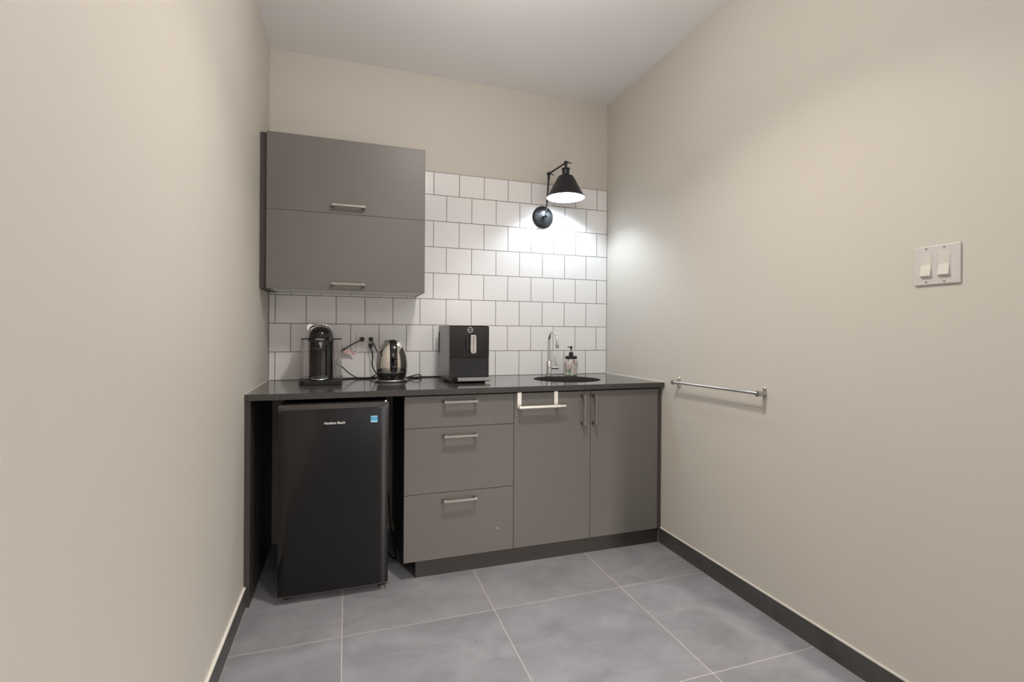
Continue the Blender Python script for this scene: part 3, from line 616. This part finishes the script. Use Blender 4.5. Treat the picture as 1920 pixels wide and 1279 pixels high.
# ------------------------------------------------------------------ wall lamp
lx, ly = -0.390, -0.200
px_, pz_ = -0.459, 1.870
t = thing('wall_lamp', 'black swing-arm wall lamp with lit cone shade on the tiles', 'lamp', (px_, -0.008, pz_))
RX = Matrix.Rotation(PI/2, 4, 'X')
obj('wall_plate', B().lathe([(0,0),(0.069,0),(0.070,0.003),(0.066,0.009),(0.050,0.016),(0.022,0.022),(0,0.024)], px_, -0.0084, 56, pz_, RX, cap=False), lampblack, t, smooth=True)
b = B().cyl((px_,-0.030,pz_),(px_,-0.060,pz_),0.0085); b.ball((px_+0.002,-0.060,pz_),0.0125); b.cyl((px_-0.018,-0.060,pz_-0.004),(px_+0.022,-0.060,pz_-0.004),0.0045)
obj('swivel', b, lampblack, t, smooth=True)
jnt = (px_-0.001, -0.105, 2.115)
obj('lower_arm', B().cyl((px_+0.001,-0.062,pz_+0.006), (jnt[0],jnt[1],jnt[2]-0.012), 0.0050), lampblack, t, smooth=True)
kn = B().ball(jnt, 0.0125); kn.cyl((jnt[0],jnt[1]+0.001,jnt[2]-0.036),(jnt[0],jnt[1],jnt[2]-0.012),0.0085,0.0075); kn.cyl((jnt[0]-0.004,jnt[1]-0.012,jnt[2]+0.002),(jnt[0]+0.024,jnt[1]-0.022,jnt[2]-0.012),0.004,0.003)
obj('knuckle', kn, lampblack, t, smooth=True)
top = (lx, ly, 2.160)
obj('upper_arm', B().cyl(jnt, top, 0.0050), lampblack, t, smooth=True)
kn = B().ball(top, 0.0125); kn.cyl((top[0]+0.004,top[1]-0.010,top[2]+0.002),(top[0]+0.030,top[1]-0.016,top[2]-0.006),0.004,0.003); kn.cyl((lx,ly,2.125),(lx,ly,2.156),0.0085)
obj('knuckle', kn, lampblack, t, smooth=True)
RIM = 1.950
sh = obj('lamp_shade', B().lathe([(0.0,2.129),(0.018,2.129),(0.025,2.126),(0.026,2.120),(0.022,2.117),(0.0225,2.090),(0.026,2.086),(0.043,2.079),(0.050,2.070),(0.1135,RIM),(0.1125,RIM)], lx, ly, 64, cap=False), lampblack, t, smooth=True)
obj('shade_lining', B().lathe([(0.1125,RIM+0.0002),(0.0485,2.068),(0.030,2.078),(0.0,2.079)], lx, ly, 64, cap=False), lampwhite, sh, smooth=True, label='white inside of the shade')
obj('bulb', B().lathe([(0,RIM+0.060),(0.010,RIM+0.062),(0.0195,RIM+0.070),(0.024,RIM+0.082),(0.0225,RIM+0.094),(0.016,RIM+0.105),(0.012,2.0785)], lx, ly, 24, cap=False), bulb_m, t, smooth=True, label='lit white bulb')

# ------------------------------------------------------------------ light switch plate on the right wall
y0_, y1_, z0_, z1_ = -1.9885, -1.8705, 1.286, 1.4005
switch_m = mat('switch_plate_white', (0.62, 0.60, 0.58), 0.35)
t = thing('light_switch', 'white double rocker light switch plate on the right wall', 'light switch', (0, (y0_+y1_)/2, (z0_+z1_)/2))
obj('cover_plate', B().box(-0.0065, -0.0004, y0_, y1_, z0_, z1_, 0.0032, 3), switch_m, t)
for yc in (-1.9035, -1.9495):
    fr = obj('rocker_frame', B().box(-0.0072, -0.0060, yc-0.0175, yc+0.0175, 1.3085, 1.3785, 0.0004), switch_m, t)
    obj('rocker', B().prism([(-0.0070,1.3765),(-0.0085,1.3765),(-0.0080,1.345),(-0.0150,1.3145),(-0.0150,1.3125),(-0.0070,1.3105)], 'y', yc-0.0135, yc+0.0135, 0.0005), mat('rocker_white', (0.66,0.64,0.58), 0.35), fr)
    for z in (1.3925, 1.2945): obj('screw', B().cyl((-0.0064, yc, z), (-0.0072, yc, z), 0.0028, seg=14), satin_m, t, smooth=True)

# ------------------------------------------------------------------ towel bar on the right wall
t = thing('towel_bar', 'chrome towel bar mounted on the right wall past the counter', 'towel bar', (0, -1.036, 0.892))
BX = -0.040
obj('bar', B().cyl((BX,-0.772,0.893),(BX,-1.3135,0.8985),0.0065), chrome_m, t, smooth=True)
for yc, zc in ((-0.7655, 0.891), (-1.3125, 0.8975)):
    RY_ = Matrix.Rotation(-PI/2, 4, 'Y')
    pb = B().prism([(yc-0.006,zc-0.022),(yc-0.008,zc-0.010),(yc-0.011,zc),(yc-0.008,zc+0.010),(yc-0.006,zc+0.022),(yc+0.006,zc+0.022),(yc+0.008,zc+0.010),(yc+0.011,zc),(yc+0.008,zc-0.010),(yc+0.006,zc-0.022)], 'x', -0.004, -0.0003, 0.001)
    for s_ in (-0.019, 0.019): pb.lathe([(0,0.0003),(0.0075,0.0003),(0.0075,0.004),(0.004,0.008),(0,0.0085)], 0, yc, 18, zc+s_, RY_, cap=False)
    br = obj('bracket', pb, satin_m, t, smooth=True)
    obj('post', B().cyl((-0.003,yc,zc),(BX-0.004,yc,zc),0.0095,0.0120), satin_m, br, smooth=True)

# ------------------------------------------------------------------ over-door rail on the sink cabinet
t = thing('over_door_rail', 'bright steel over-door towel rail hooked on the left sink cabinet door', 'towel rail', (-0.72, -0.63, 0.848))
YF = FY-0.0022
for x0 in (-0.8335, -0.6390):
    b = B(); b.box(x0, x0+0.021, YF-0.0016, YF, 0.772, 0.8475, 0.0004); b.box(x0, x0+0.021, YF-0.0016, FY+DT+0.0015, 0.8462, 0.8478, 0.0003)
    b.box(x0, x0+0.021, YF-0.030, YF, 0.770, 0.7722, 0.0004)
    obj('strap', b, brightsteel_m, t)
obj('rail', B().cyl((-0.8345,YF-0.028,0.7765),(-0.617,YF-0.028,0.7765),0.0088).cyl((-0.6175,YF-0.028,0.7765),(-0.5870,YF-0.028,0.7765),0.0068), brightsteel_m, t, smooth=True)
